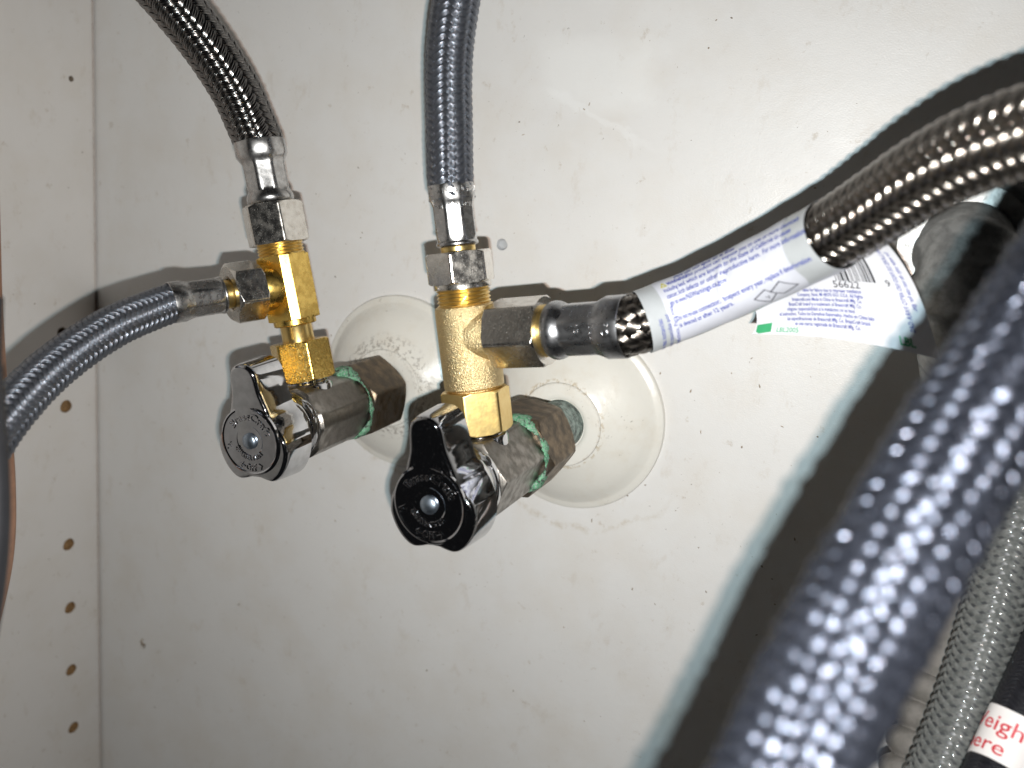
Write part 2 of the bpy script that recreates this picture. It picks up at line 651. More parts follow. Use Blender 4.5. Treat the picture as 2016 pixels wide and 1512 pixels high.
def braid(path, R, n=12, lead=None, s0=0.0, s1=None, amp=.26, fill=.93, nw=7, spc=3, round_=.22, wires=0, wa=.15, irr=0.0):
    """n ribbons each way, woven two over two under, as one sheet of quads with uv across each ribbon."""
    s1 = path.L if s1 is None else s1
    lead = lead or R * 4.05
    beta = math.atan2(2 * math.pi * R, lead)
    W = 2 * math.pi * R / n * math.cos(beta) * fill
    ns = int((s1 - s0) / lead * 2 * n * spc)
    s = np.linspace(s0, s1, ns)
    if wires:
        nw = wires * 4 + 1
    w = np.linspace(-.5, .5, nw)
    fw = (w + .5) * wires % 1.0 if wires else 0 * w
    bumpw = wa * np.sqrt(np.clip(1 - (2 * fw - 1) ** 2, 0, 1)) if wires else 0 * w
    VV, FF, UV = [], [], []
    base = 0
    quad = []
    for i in range(ns - 1):
        a = i * nw + np.arange(nw - 1)
        quad.append(np.c_[a, a + 1, a + nw + 1, a + nw])
    quad = np.vstack(quad)
    for sg in (1, -1):
        for i in range(n):
            th0 = sg * 2 * math.pi * s / lead + 2 * math.pi * i / n
            c = 2 * i + sg * 2 * n * s / lead
            # flat-topped weave wave
            h = np.cos(2 * math.pi * (c - .5) / 4)
            h = sg * np.tanh(.8 * h) / np.tanh(.8)
            jit = rng.normal(0, .02)
            if irr:
                kn = np.linspace(s0, s1, int((s1 - s0) / 1.3) + 2)
                h = h * (1 + irr * np.interp(s, kn, rng.normal(0, 1, len(kn)))) + .6 * irr * np.interp(s, kn, rng.normal(0, 1, len(kn)))
            ww = w[None, :] * W
            S = np.clip(s[:, None] - sg * ww * math.sin(beta), s0 - .0, s1)
            TH = th0[:, None] + ww * math.cos(beta) / R
            Rr = R + amp * h[:, None] + jit + round_ * (1 - (2 * w[None, :]) ** 2) + bumpw[None, :] + 0 * S
            V = path.surf(S, TH, Rr).reshape(-1, 3)
            VV.append(V)
            FF.append((quad if sg > 0 else quad[:, ::-1]) + base)
            UV.append(np.c_[np.tile(w + .5, ns), np.repeat(s * .05, nw)])
            base += len(V)
    return np.vstack(VV), np.vstack(FF), np.vstack(UV)


# ---- lettering
def text_raw(s, size, extrude=0.0, bevel=0.0, align='LEFT', res=3, bold=0.0, xs=1.0):
    cu = bpy.data.curves.new('lettering', 'FONT')
    cu.body = s
    cu.size = size
    cu.extrude = extrude
    cu.bevel_depth = bevel
    cu.bevel_resolution = 1
    cu.offset = bold
    cu.align_x = align
    cu.resolution_u = res
    o = bpy.data.objects.new('lettering', cu)
    C.objects.link(o)
    bpy.context.view_layer.update()
    dg = bpy.context.evaluated_depsgraph_get()
    me = o.evaluated_get(dg).to_mesh()
    v = np.array([p.co[:] for p in me.vertices]) if len(me.vertices) else np.zeros((0, 3))
    f = [tuple(p.vertices) for p in me.polygons]
    o.evaluated_get(dg).to_mesh_clear()
    bpy.data.objects.remove(o)
    bpy.data.curves.remove(cu)
    if len(v):
        v[:, 0] *= xs
    return v, f


def ring_text(fr, s, size, r, ang, z, down=False, extrude=.2, bevel=.08, xs=1.0):
    """text bent round a circle; ang = angle of its middle."""
    v, f = text_raw(s, size, extrude, bevel, 'CENTER', 2, xs=xs)
    if down:
        a = ang + v[:, 0] / r
        rr = r - v[:, 1]
    else:
        a = ang - v[:, 0] / r
        rr = r + v[:, 1]
    return fr(np.c_[rr * np.cos(a), rr * np.sin(a), z + v[:, 2]]), f


# ------------------------------------------------------------------ the cabinet's panels
def holed_panel(outer, holes, to3d, seg=28):
    bm = bmesh.new()
    edges = []

    def loop(pts):
        vs = [bm.verts.new(tuple(to3d(*p))) for p in pts]
        for a, b in zip(vs, vs[1:] + vs[:1]):
            edges.append(bm.edges.new((a, b)))
    loop(outer)
    for (a, b, r) in holes:
        loop([(a + r * math.cos(q) * (1 + .05 * math.sin(3 * q + a)), b + r * math.sin(q)) for q in np.linspace(0, 2 * math.pi, seg, endpoint=False)])
    bmesh.ops.triangle_fill(bm, use_beauty=True, use_dissolve=False, edges=edges)
    bm.verts.index_update()
    V = np.array([v.co[:] for v in bm.verts])
    F = [tuple(v.index for v in f.verts) for f in bm.faces]
    bm.free()
    return V, F


def structure(name, vf, mat, label=None):
    ROOT[name] = np.zeros(3)
    o = obj(name, vf, mat, sharp=0)
    o['kind'] = 'structure'
    if label:
        o['label'] = label
    for p in o.data.polygons:
        p.use_smooth = False
    return o


screw_hole = (184.4, 53.0, 1.9)
bw = structure('back_wall', holed_panel([(-1.2, -420), (620, -420), (620, 420), (-1.2, 420)], [screw_hole], lambda a, b: (a, 0, b)), 'back',
               'white painted back panel of the cabinet')
hx, hz, hr = screw_hole
obj('screw_hole', lathe(Frame((hx, 0, hz), (0, 1, 0), (1, 0, 0)), [(hr * 1.03, 0.01), (hr * .95, .6), (hr * .7, 1.2), (.3, 1.4)], 28, None, False, True),
    'filler', bw)
pegs = [(-16.9, -9.8, 2.3), (-15.8, -41.9, 2.75), (-15.9, -106.1, 2.75), (-15.8, -137.6, 2.7), (-15.9, -170.0, 2.7), (-15.3, -201.7, 2.7),
        (-10.7, 90.1, 1.1), (-16.4, -74.2 + 500, 2.4)][:7]
sw = structure('side_wall', holed_panel([(-360, -420), (-1.0, -420), (-1.0, 420), (-360, 420)], pegs, lambda a, b: (0, a, b)), 'side',
               'painted side panel of the cabinet with a row of drilled peg holes')
for (a, b, r) in pegs:
    obj('peg_hole', lathe(Frame((0, a, b), (-1, 0, 0), (0, 1, 0)), [(r * 1.06, 0.01), (r, .5), (r * .97, 2.2 if r > 2.3 else 9), (.3, 2.7 if r > 2.3 else 10)], 24, None, False, True),
        'wood' if r > 2.3 else 'dirt', sw)
# grimy open joint where the two panels meet, and the ragged paint edge along it
zz = np.linspace(-420, 420, 700)
off = .35 + .22 * np.abs(np.sin(zz * .13) * np.sin(zz * .041 + 1)) + rng.random(len(zz)) ** 4 * .5
V = np.vstack([np.c_[np.full(len(zz), -1.4), np.full(len(zz), .9), zz], np.c_[off * .6, -np.full(len(zz), .08), zz]])
V2 = np.vstack([np.c_[np.full(len(zz), .06), -.8 - off * 1.3, zz]])
V = np.vstack([V, V2])
n_ = len(zz)
F = [(i, i + 1, n_ + i + 1, n_ + i) for i in range(n_ - 1)] + [(i + 1, i, 2 * n_ + i, 2 * n_ + i + 1) for i in range(n_ - 1)]
obj('joint_line', (V, F), 'grime', sw, sharp=0)

# dirt stuck to the panels: crumbs nobody could count
sp = [(91.3, 64.6), (124.2, 61.3), (109.5, 60.1), (126.6, 71.2), (130.2, 49.2), (129.7, 47.3), (120.0, 9.9), (120.1, 31.8), (64.5, -13.4),
      (206.4, 97.4), (207.8, 99.0), (187.3, 88.1), (188.9, 16.2), (185.4, 91.8), (240.9, 116.9), (245.8, 125.1), (241.7, 124.3), (277.1, 82.4),
      (284.8, -31.9), (269.9, -45.8), (264.9, -31.7), (254.7, -55.6), (246.4, -52.8), (225.0, -74.9), (182.9, -67.9), (151.6, -96.9),
      (106.0, -113.0), (81.9, -115.4), (141.0, -140.4), (33.3, -169.4), (35.0, -185.8), (48.8, -166.0), (58.7, -153.1), (127.5, -62.9),
      (173.8, -112.2), (209.7, -106.9), (237.7, -108.2), (239.4, -20.8), (237.3, -21.9), (228.9, -32.9), (244.6, -15.7), (269.4, 31.8),
      (273.2, 24.0), (264.5, 26.1), (292.2, 12.6), (281.9, 13.3), (271.7, 4.2), (288.5, -35.1), (290.9, -43.1), (287.7, -55.1), (292.4, -20.4),
      (255.6, -21.5), (246.2, -5.7), (258.8, 6.0), (253.5, 18.0), (243.2, 21.6)]
crumbs = []


def crumb(c, nrm, sx, sz, h):
    fr = Frame(c, nrm, (random.uniform(-1, 1), random.uniform(-.2, .2), random.uniform(-1, 1)))
    k = 7
    a = np.linspace(0, 2 * np.pi, k, endpoint=False)
    j = rng.uniform(.6, 1.25, k)
    low = np.c_[np.cos(a) * sx * j, np.sin(a) * sz * j, np.full(k, .003)]
    top = np.c_[np.cos(a) * sx * j * .55, np.sin(a) * sz * j * .55, np.full(k, h) * rng.uniform(.6, 1.2, k)]
    V = fr(np.vstack([low, top]))
    return V, [(i, (i + 1) % k, k + (i + 1) % k, k + i) for i in range(k)] + [tuple(range(k, 2 * k))]


for (x, z) in sp:
    crumbs.append(crumb((x, 0, z), (0, -1, 0), random.uniform(.3, .75), random.uniform(.15, .32), .12))
for _ in range(260):
    x, z = random.uniform(60, 330), random.uniform(-190, 125)
    crumbs.append(crumb((x, 0, z), (0, -1, 0), random.uniform(.08, .28), random.uniform(.05, .12), .06))
for k in range(7):
    crumbs.append(crumb((26.8 + random.uniform(-1.6, 1.6), 0, -154.3 + random.uniform(-1.8, 1.8)), (0, -1, 0), random.uniform(.5, 1.1), random.uniform(.4, .7), .5))
for (y, z) in [(-25.6, -109.3), (-23.4, -118.1), (-12.0, -160.9), (-23.2, -159.0), (-40.6, -137.3), (-23.5, -49.1), (-4.6, -43.7), (-28.7, 3.5),
               (-6.2, 62.8), (-37.4, 7.9), (-33.4, 38.7), (-35.9, -209.0), (-12.7, 48.7)]:
    crumbs.append(crumb((0, y, z), (1, 0, 0), random.uniform(.25, .5), random.uniform(.15, .3), .1))
ROOT['dirt_specks'] = np.zeros(3)
ds = obj('dirt_specks', join(*crumbs), 'dirt', sharp=0, kind='stuff')
ds['label'] = 'dark crumbs and specks of dirt stuck to the white panels'
ds['category'] = 'dirt'

# ------------------------------------------------------------------ pipes, flanges, valves
VALVE = {1: dict(base=(151.8, 0, -1.1), u=(.0064, -.9999, -.0140), P=(152.1312, -52.0, -1.8287), d=(-.2923, -.0153, .9562), dz=-10.0),
         2: dict(base=(216.7, 0, 1.1), u=(-.0348, -.9993, -.0124), P=(214.523, -62.5, .3275), d=(-.2471, -.0034, .9690), dz=0.0)}


def flange(v, label):
    b = np.array(VALVE[v]['base'])
    fr = Frame(b, (0, -1, 0), (1, 0, 0))
    t = thing('pipe_flange', label, 'pipe flange', b, 'plastic pipe flanges')
    prof = [(30.9, .05), (31.3, .3), (31.3, 1.3), (31.0, 1.9), (30.2, 2.3), (29.2, 2.5), (28.4, 2.9), (26.5, 4.6), (24.0, 6.4), (21.0, 8.1), (18.0, 9.6), (15.5, 10.9),
            (13.9, 11.7), (13.7, 11.75)]
    obj('dome', lathe(fr, prof, 128, None, True, False), 'flange%d' % v, t)
    obj('collar', lathe(fr, [(13.65, 10.5), (13.65, 11.95), (13.3, 12.35), (12.6, 12.5), (10.2, 12.75), (9.2, 12.7), (8.5, 12.2), (8.3, 8)], 96, None, True, True), 'flange%d' % v, t)
    return t


flange(1, 'round cream plastic flange behind the left shutoff valve, smudged with grime')
flange(2, 'round cream plastic flange behind the right shutoff valve, its collar clear of the nut')


def stub(v, label, z1):
    b = np.array(VALVE[v]['base'])
    fr = Frame(b, VALVE[v]['u'], (1, 0, 0))
    rs = np.linspace(.2, z1, 18)

    def rf(th, z, r):
        return r + .12 * np.sin(3 * th + z) * np.sin(z * .9 + 2 * th)
    o = thing('copper_pipe', label, 'pipe', b, 'copper stub pipes')
    obj('pipe_wall', lathe(fr, [(8.0, z) for z in rs], 64, rf), 'pipe', o)
    return o


stub(1, 'short stub of corroded copper pipe mostly hidden behind the left valve', 20)
stub(2, 'corroded grey green copper pipe between right valve nut and its flange', 30)

# handle outline: (angle from straight down, radius), symmetric about the lever's axis
HO = [(0, 10.6), (9, 10.8), (17, 11.7), (25, 12.7), (32, 13.0), (42, 12.9), (58, 12.5), (76, 12.1), (92, 11.3), (105, 10.3), (115, 9.7), (124, 9.45), (134, 9.8), (144, 10.8),
      (152.5, 12.2), (159.5, 14.0), (163.6, 16.4), (166.3, 18.8), (169.8, 20.3), (174.6, 21.2), (180, 21.4)]
HB = [(0, 11.2), (9, 11.4), (17, 12.1), (25, 13.0), (32, 13.5), (42, 13.5), (58, 13.2), (76, 12.9), (92, 12.5), (105, 12.0), (118, 11.8), (130, 11.7), (142, 12.1),
      (149, 13.4), (155, 14.8), (159.5, 16.4), (162.8, 18.2), (165.6, 19.8), (169.6, 21.2), (174.6, 21.9), (180, 22.1)]


def outline(tab, n=200):
    a = np.array([p[0] for p in tab] + [360 - p[0] for p in tab[-2:0:-1]] + [360.])
    r = np.array([p[1] for p in tab] + [p[1] for p in tab[-2:0:-1]] + [tab[0][1]])
    # dense resample by length with light smoothing
    t = np.linspace(0, 360, 1440, endpoint=False)
    rr = np.interp(t, a, r)
    k = np.hanning(31)
    k /= k.sum()
    rr = np.convolve(np.r_[rr[-40:], rr, rr[:40]], k, 'same')[40:-40]
    q = np.radians(t)
    xy = np.c_[rr * np.sin(q), -rr * np.cos(q)]
    s = np.r_[0, np.cumsum(np.linalg.norm(np.diff(np.vstack([xy, xy[:1]]), axis=0), axis=1))]
    si = np.linspace(0, s[-1], n, endpoint=False)
    X = np.vstack([xy, xy[:1]])
    return np.c_[np.interp(si, s, X[:, 0]), np.interp(si, s, X[:, 1])]


def inset(xy, d):
    t = np.roll(xy, -1, 0) - np.roll(xy, 1, 0)
    t /= np.linalg.norm(t, axis=1)[:, None]
    return xy + d * np.c_[-t[:, 1], t[:, 0]]


def make_valve(v, label):
    c = VALVE[v]
    base = np.array(c['base'])
    u = nrmz(c['u'])
    fr = Frame(base, u, (1, 0, 0))
    # frame y: with z out of the wall and x to the right, y points up
    fr.y = np.cross(fr.z, fr.x)
    if fr.y[2] < 0:
        fr.y = -fr.y
    dz = c['dz']
    d = nrmz(c['d'])
    P = np.array(c['P'])
    adir = math.atan2(d @ fr.y, d @ fr.x)      # outlet direction in the valve's own plane
    t = thing('shutoff_valve', label, 'valve', base + u * (26 + dz), 'chrome quarter turn shutoff valves')
    up = [1, 1]
    # compression nut on the pipe
    if v == 2:
        obj('compression_nut', hexnut(fr, 26, 47.5, 13.4, 0.0, 9.8, 11.9, slope=1.15), 'brown_brass', t)
    else:
        obj('compression_nut', hexnut(fr, 16.6, 36.5, 13.2, math.radians(27), 11.0, 11.9, slope=.8), 'brown_brass', t)
    # body
    z0, z1 = 47 + dz, 72.5 + dz
    if v == 2:
        body = hexnut(fr, z0, z1, 11.5, adir + math.pi / 6, 10.9, 10.3, slope=.5)
    else:
        def rb(th, z, r):
            return np.minimum(poly_r(th, 10.35, 6, adir, 10.95), r)
        body = lathe(fr, [(10.2, z0), (10.95, z0 + .6), (10.95, z0 + 5), (10.95, z1 - 5), (10.95, z1 - .7), (10.2, z1)], 144, rb)
    obj('body', body, 'worn_nickel', t)
    obj('bonnet', lathe(fr, [(9.9, z1 - .3), (10.1, z1 + .2), (10.1, z1 + 1.6), (9.3, z1 + 2.0), (8.3, z1 + 2.3), (8.3, z1 + 4), (10.4, z1 + 4.3),
                             (10.7, z1 + 4.8), (10.7, z1 + 6.5), (7, z1 + 8.6)], 96), 'chrome', t)
    # outlet neck
    fo = Frame(P, d, u)
    obj('outlet_neck', join(lathe(fo, [(7.4, 2), (7.4, 9.3), (7.0, 9.9), (6.2, 10.2), (5.6, 10.4), (5.6, 11)], 64), thread(fo, 10.3, 14, 6.2, .9, .45)), 'chrome', t)
    # verdigris round the joint of nut and body
    zc = 47.2 + dz
    th = np.linspace(0, 2 * np.pi, 220, endpoint=False)
    m = 12
    ph = np.linspace(0, 2 * np.pi, m, endpoint=False)
    ns = [(rng.uniform(0, 6.28), k) for k in (2, 3, 5, 7, 11, 17, 23, 31)]
    wob = sum(np.sin(k * th + p) / (k ** .45) for p, k in ns)
    wob = (wob - wob.min()) / (wob.max() - wob.min())
    ns2 = [(rng.uniform(0, 6.28), k) for k in (3, 5, 9, 13, 19, 29)]
    wob2 = sum(np.sin(k * th + p) / k ** .5 for p, k in ns2) / 2.5
    # thick where the photograph shows it: along the lit upper right side and low down
    patches = ((math.radians(75), .5, 1.0), (math.radians(20), .45, .8), (math.radians(-30), .4, 1.0), (math.radians(-85), .3, .7)) if v == 2 else \
              ((math.radians(88), .42, 1.15), (math.radians(-38), .35, .95), (math.radians(10), .25, .35))
    thick = np.full_like(th, .0)
    for a, wdt, amt in patches:
        da = (th - a + np.pi) % (2 * np.pi) - np.pi
        thick = np.maximum(thick, amt * np.exp(-(da / wdt) ** 2))
    hh = thick * (.55 + .75 * wob)
    V = []
    for i in range(len(th)):
        rc = 11.2 + .25 * wob2[i]
        a_ = 1.5 * hh[i] - .12
        b_ = 3.0 * hh[i] + .1
        rad = rc + a_ * np.cos(ph) + rng.normal(0, .1, m)
        zs_ = zc + (-.5 if v == 2 else .8) * thick[i] + b_ * np.sin(ph) + rng.normal(0, .13, m) + .5 * wob2[i]
        V.append(np.c_[rad * math.cos(th[i]), rad * math.sin(th[i]), zs_])
    V = fr(np.vstack(V))
    n = len(th)
    F = [(i * m + j, ((i + 1) % n) * m + j, ((i + 1) % n) * m + (j + 1) % m, i * m + (j + 1) % m) for i in range(n) for j in range(m)]
    obj('corrosion_crust', (V, F), 'crust', t, sharp=0, label='pale green flaky verdigris')
    # handle
    zb, zf = 80.3 + dz, 90.0 + dz
    tilt = math.radians(9.5)
    R2 = np.array([[math.cos(tilt), -math.sin(tilt)], [math.sin(tilt), math.cos(tilt)]])
    fo_, bo_ = outline(HO), outline(HB)
    rings = [(inset(bo_, 1.0), zb - .3), (bo_, zb), (bo_ * .3 + fo_ * .7, zf - 2.6), (fo_, zf - 1.5), (inset(fo_, .12), zf - .8), (inset(fo_, .4), zf - .3), (inset(fo_, .75), zf - .04), (inset(fo_, .95), zf), (inset(fo_, 1.3), zf)]
    V = []
    for xy, z in rings:
        lift = np.clip((xy[:, 1] - 9) / 11, 0, 1) * (1.3 if z > zf - 3 else 0)
        V.append(np.c_[xy @ R2.T, z + lift])
    n = len(fo_)
    V = np.vstack(V)
    F = []
    for i in range(len(rings) - 1):
        for j in range(n):
            k = (j + 1) % n
            F.append((i * n + j, i * n + k, (i + 1) * n + k, (i + 1) * n + j))
    F.append(tuple(range(n))[::-1])
    b = (len(rings) - 1) * n
    F.append(tuple(range(b, b + n)))
    h = obj('handle', (fr(V), F), 'chrome', t, sharp=50)
    # dished face plate with raised lettering
    obj('face_plate', lathe(fr, [(9.75, zf - .4), (9.75, zf + .35), (9.55, zf + .62), (9.2, zf + .72), (8.95, zf + .6), (8.8, zf + .505), (8.7, zf + .5), (8.5, zf + .5), (4.6, zf + .5), (4.4, zf + .5), (4.1, zf + .35), (3.0, zf + .3)], 120, None, False, True),
        'chrome_face', h, root=t, sharp=20)
    zt = zf + .5
    obj('lettering', join(ring_text(fr, 'BrassCraft', 3.1, 5.9, math.radians(92), zt),
                          ring_text(fr, 'QUARTER TURN', 1.75, 5.35, math.radians(-92), zt, True, xs=.86),
                          ring_text(fr, '\u2190OFF\u2192', 2.7, 8.4, math.radians(-82), zt, True, xs=.9),
                          ring_text(fr, 'V.', 2.6, 8.4, math.radians(-158), zt, True)), 'chrome_face', h, root=t, label='raised lettering on the round face')
    scr = [(2.2, zf + .2), (2.25, zf + .7), (2.15, zf + .95), (1.8, zf + 1.2), (1.15, zf + 1.45), (.5, zf + 1.6), (.05, zf + 1.6)]
    s = obj('screw', lathe(fr, scr, 40, None, False, True), 'zinc', h, root=t)
    return t


make_valve(1, 'chrome shutoff valve nearer the corner, left of the pair, with greyish face')
make_valve(2, 'chrome shutoff valve right of the pair, with dark face and green crusted nut')

# ------------------------------------------------------------------ brass tees
GT = 'brass tee adapters on the valves'


def branch_frames():
    B = {}
    B[1] = Frame((140.4389, -52.6104, 36.4194), (-.4433, -.8838, -.1496), VALVE[1]['d'])
    B[2] = Frame((205.6268, -62.6213, 35.2108), (.9652, -.0890, .2458), VALVE[2]['d'])
    return B


BR = branch_frames()
TF = {v: Frame(VALVE[v]['P'], VALVE[v]['d'], nrmz(CAM - np.array(VALVE[v]['P']))) for v in (1, 2)}

# right tee: rough cast body
f2 = TF[2]
t2 = thing('brass_tee', 'brass tee with rough cast round body above the right shutoff valve', 'pipe fitting', f2.at(11), GT)
obj('swivel_nut', hexnut(f2, 11.0, 22.0, 9.15, math.radians(38), 8.3, 8.3, slope=.7), 'brass', t2)
obj('body', lathe(f2, [(6.4, 20.5), (6.4, 22.3), (7.2, 22.35), (7.75, 22.8), (7.8, 23.5), (7.8, 42.6), (7.6, 43.5), (7.0, 43.9)], 96), 'brass_cast', t2)
obj('branch', lathe(BR[2], [(7.4, 3.0), (7.2, 5.6), (6.9, 7.0), (6.75, 7.6), (6.75, 8.2)], 80), 'brass_cast', t2)
obj('branch_thread', thread(BR[2], 8.0, 12.5, 6.6, .95, .45), 'brass', t2)
obj('thread', thread(f2, 43.6, 51, 6.85, .95, .5), 'brass', t2)
v_, f_ = text_raw('K', 3.2, .12, .06, 'CENTER', 2)
tt = nrmz(CAM - f2.at(33))
a0 = math.atan2(tt @ f2.y, tt @ f2.x) - .30
v_, f_ = text_raw('K', 3.0, .1, .05, 'CENTER', 2)
aa = a0 + v_[:, 0] / 7.8
rr = 7.8 + v_[:, 2] + .05
obj('cast_mark', (f2(np.c_[rr * np.cos(aa), rr * np.sin(aa), 31.2 + v_[:, 1]]), f_), 'brass_cast', t2, sharp=30)

# left tee: machined bar with flats
f1 = TF[1]
t1 = thing('brass_tee', 'golden brass tee with flat sided bar body above the left shutoff valve', 'pipe fitting', f1.at(11), GT)
obj('swivel_nut', hexnut(f1, 11.6, 23.2, 9.0, math.radians(14), 8.2, 8.2, slope=.7), 'brass_peen', t1)
obj('neck', lathe(f1, [(4.7, 21), (4.6, 27.6), (4.9, 28.2)], 64), 'brass', t1)


def bar(th, z, r):
    return np.minimum(np.minimum(poly_r(th, 6.2, 4, math.radians(49)), poly_r(th, 7.45, 4, math.radians(4))), r)


obj('body', lathe(f1, [(5.6, 28.0), (6.2, 28.3), (6.2, 29.6), (8.0, 29.9), (8.6, 30.3), (8.6, 48.0), (8.0, 48.5), (6.7, 48.9)], 288, bar), 'brass_bar', t1)
obj('branch', lathe(BR[1], [(6.6, 3.0), (6.6, 8.4), (6.3, 8.9)], 80), 'brass_bar', t1)
obj('branch_thread', thread(BR[1], 8.6, 12.5, 6.3, .95, .45), 'brass', t1)
obj('thread', thread(f1, 48.7, 55, 6.7, .95, .5), 'brass', t1)

# ------------------------------------------------------------------ hoses
def ferrule(fr, z0, z1, rb, rw, rc, n=8, rot=0.0, bead=.2):
    """crimped sleeve: rounded bead, faceted waist, wider collar where the hose goes in."""
    L = z1 - z0
    hb = bead * L
    prof = [(rb * .62, z0 + .05), (rb * .80, z0 + .1), (rb * .92, z0 + .14 * hb + .1), (rb * .985, z0 + .34 * hb), (rb, z0 + .52 * hb), (rb * .985, z0 + .7 * hb), (rb * .94, z0 + .86 * hb), (rw * .985, z0 + hb + .15), (rw, z0 + hb + .9), (rw, z0 + .45 * L),
            (rw, z0 + .62 * L), (rw * 1.01, z0 + .66 * L), ((rw + rc) / 2, z0 + .72 * L), (rc, z0 + .78 * L), (rc, z1 - .5), (rc * .99, z1 - .12), (rc * .965, z1), (rc * .93, z1 - .15), (rc * .90, z1 - 2.5)]
    za, zb_ = z0 + bead * L + .6, z0 + .68 * L

    def rf(th, z, r):
        k = 1.0 if za < z < zb_ else (.35 if z > zb_ else 0)
        p = poly_r(th, 1.0, n, rot, 1.055) / 1.03
        return r * (1 + k * (p - 1))
    return lathe(fr, prof, 144, rf)


def hose(name, label, cat, pts, R, mat, root, core=True, n=12, lead=None, s0=0.0, s1=None, **kw):
    p = spline(pts)
    V, F, UV = braid(p, R, n, lead, s0, s1, **kw)
    if core:
        obj('inner_tube', tube(p, R - .25, 32, s0, s1 if s1 else None, 2.0), 'core', root)
    obj('braid', (V, F), mat, root, sharp=0, kind='stuff', uv=UV)
    return p


GH = 'braided supply hoses'
# --- hose going up from the left tee
frA = Frame(f1.at(0), f1.z, f1.x)
A = thing('supply_hose', 'dark shiny steel braided hose curving up and left from the left tee', 'hose', f1.at(51), GH)
obj('swivel_nut', hexnut(f1, 52.2, 63.6, 9.2, math.radians(12), 8.4, 8.3, hole=6.2, slope=.7), 'nickel', A)
obj('ferrule', ferrule(f1, 63.2, 81.5, 6.7, 6.0, 7.35, bead=.22), 'ferrule', A)
hose('a', '', '', [f1.at(76), f1.at(81), (125.6, -54.7, 81.8), (124.0, -56.2, 86.6), (119.4, -60.9, 96.2), (113.9, -67.1, 105.7), (106.1, -76.5, 117.0), (96, -88, 128), (80, -100, 142), (60, -112, 156)],
     6.6, 'braid_steel', A, n=12, lead=27, s0=2, amp=.32, wires=3, wa=.12, round_=.16)
# --- hose going up from the right tee
B = thing('supply_hose', 'grey braided hose rising straight up from the right tee', 'hose', f2.at(48), GH)
obj('nut_collar', lathe(f2, [(6.9, 47.9), (7.35, 48.1), (7.4, 49.4), (7.2, 49.8)], 72), 'nickel', B)
obj('swivel_nut', hexnut(f2, 49.4, 57.2, 8.75, math.radians(44), 8.0, 7.9, hole=5.0, slope=.7), 'nickel', B)
obj('nipple', lathe(f2, [(4.4, 55), (4.4, 59.5)], 48), 'brass', B)
ferB = obj('ferrule', ferrule(f2, 58.3, 73.8, 5.35, 5.15, 5.85, bead=.12), 'ferrule', B)
hose('b', '', '', [f2.at(68), f2.at(73), (194.2, -62.2, 85.0), (192.3, -61.2, 94.9), (191.2, -60.3, 103.1), (190.9, -59.4, 110.8), (191.1, -58.3, 118.4), (192, -57.0, 126.6), (193.5, -55, 138), (195.5, -51, 160), (197, -46, 185)],
     5.4, 'braid_grey', B, n=12, s0=2)


def ferrule_text(fr, s, z, r, size, ang, along=False, flip=False, xs=1.0, h=.03):
    v, f = text_raw(s, size, .03, .025, 'CENTER', 2, xs=xs)
    if along:
        a, zz_ = ang + v[:, 1] / r, z + v[:, 0]
    else:
        a, zz_ = ang + v[:, 0] / r, z + v[:, 1]
        if flip:
            a, zz_ = ang - v[:, 0] / r, z - v[:, 1]
    rr_ = r + v[:, 2] + h
    return fr(np.c_[rr_ * np.cos(a), rr_ * np.sin(a), zz_]), f


tt = nrmz(CAM - f2.at(66))
a0 = math.atan2(tt @ f2.y, tt @ f2.x)
obj('embossed_text', join(ferrule_text(f2, 'CONNECTIONS ONLY', 72.9, 5.85, 2.0, a0 + .75, flip=True, xs=.8),
                          ferrule_text(f2, 'WITH WARS', 69.4, 5.2, 2.2, a0 + .1, flip=True, xs=.8)), 'ferrule', ferB, root=B)

# --- hose going left from the left tee
b1 = BR[1]
Ch = thing('supply_hose', 'grey braided hose leaving the left tee sideways, past the peg holes', 'hose', b1.at(9), GH)
obj('swivel_nut', hexnut(b1, 9.0, 17.6, 8.9, math.radians(10), 8.1, 7.6, hole=4.7, slope=.7), 'nickel', Ch)
obj('nipple', lathe(b1, [(4.0, 15), (4.0, 20.5)], 48), 'brass', Ch)
obj('ferrule', ferrule(b1, 19.2, 34.0, 5.3, 5.1, 5.7, bead=.1), 'ferrule', Ch)
hose('c', '', '', [b1.at(28), b1.at(33), (124.4, -88.5, 29.6), (123.8, -98.5, 27.0), (123.6, -109.0, 22.7), (124.5, -118.8, 18.1), (126.4, -127.3, 13.4), (128.3, -134.5, 8.4), (130.7, -141.9, 1.5), (133, -150, -8)],
     4.95, 'braid_grey', Ch, n=12, s0=2)

# --- labelled hose going right from the right tee
b2 = BR[2]
D = thing('supply_hose', 'steel braided hose with white printed label leaving the right tee towards the right', 'hose', b2.at(9), GH)
obj('swivel_nut', hexnut(b2, 8.6, 22.6, 9.0, math.radians(-18), 8.2, 8.3, hole=6.0, slope=.7), 'nickel', D)
obj('nipple', lathe(b2, [(6.4, 21), (6.4, 24)], 48), 'brass', D)
ferD = obj('ferrule', ferrule(b2, 23.0, 43.4, 7.15, 6.3, 7.45, bead=.24), 'ferrule_dark', D)
tt = nrmz(CAM - b2.at(34))
a0 = math.atan2(tt @ b2.y, tt @ b2.x)
obj('embossed_text', join(ferrule_text(b2, 'FOR U', 31.4, 6.3, 3.0, a0 + .05, flip=False, xs=.9),
                          ferrule_text(b2, 'APPR', 35.4, 6.4, 2.6, a0 + .05, flip=False, xs=.9),
                          ferrule_text(b2, 'C UPC US', 39.6, 7.4, 2.6, a0 + .0, flip=False, xs=.9)), 'ferrule_dark', ferD, root=D)
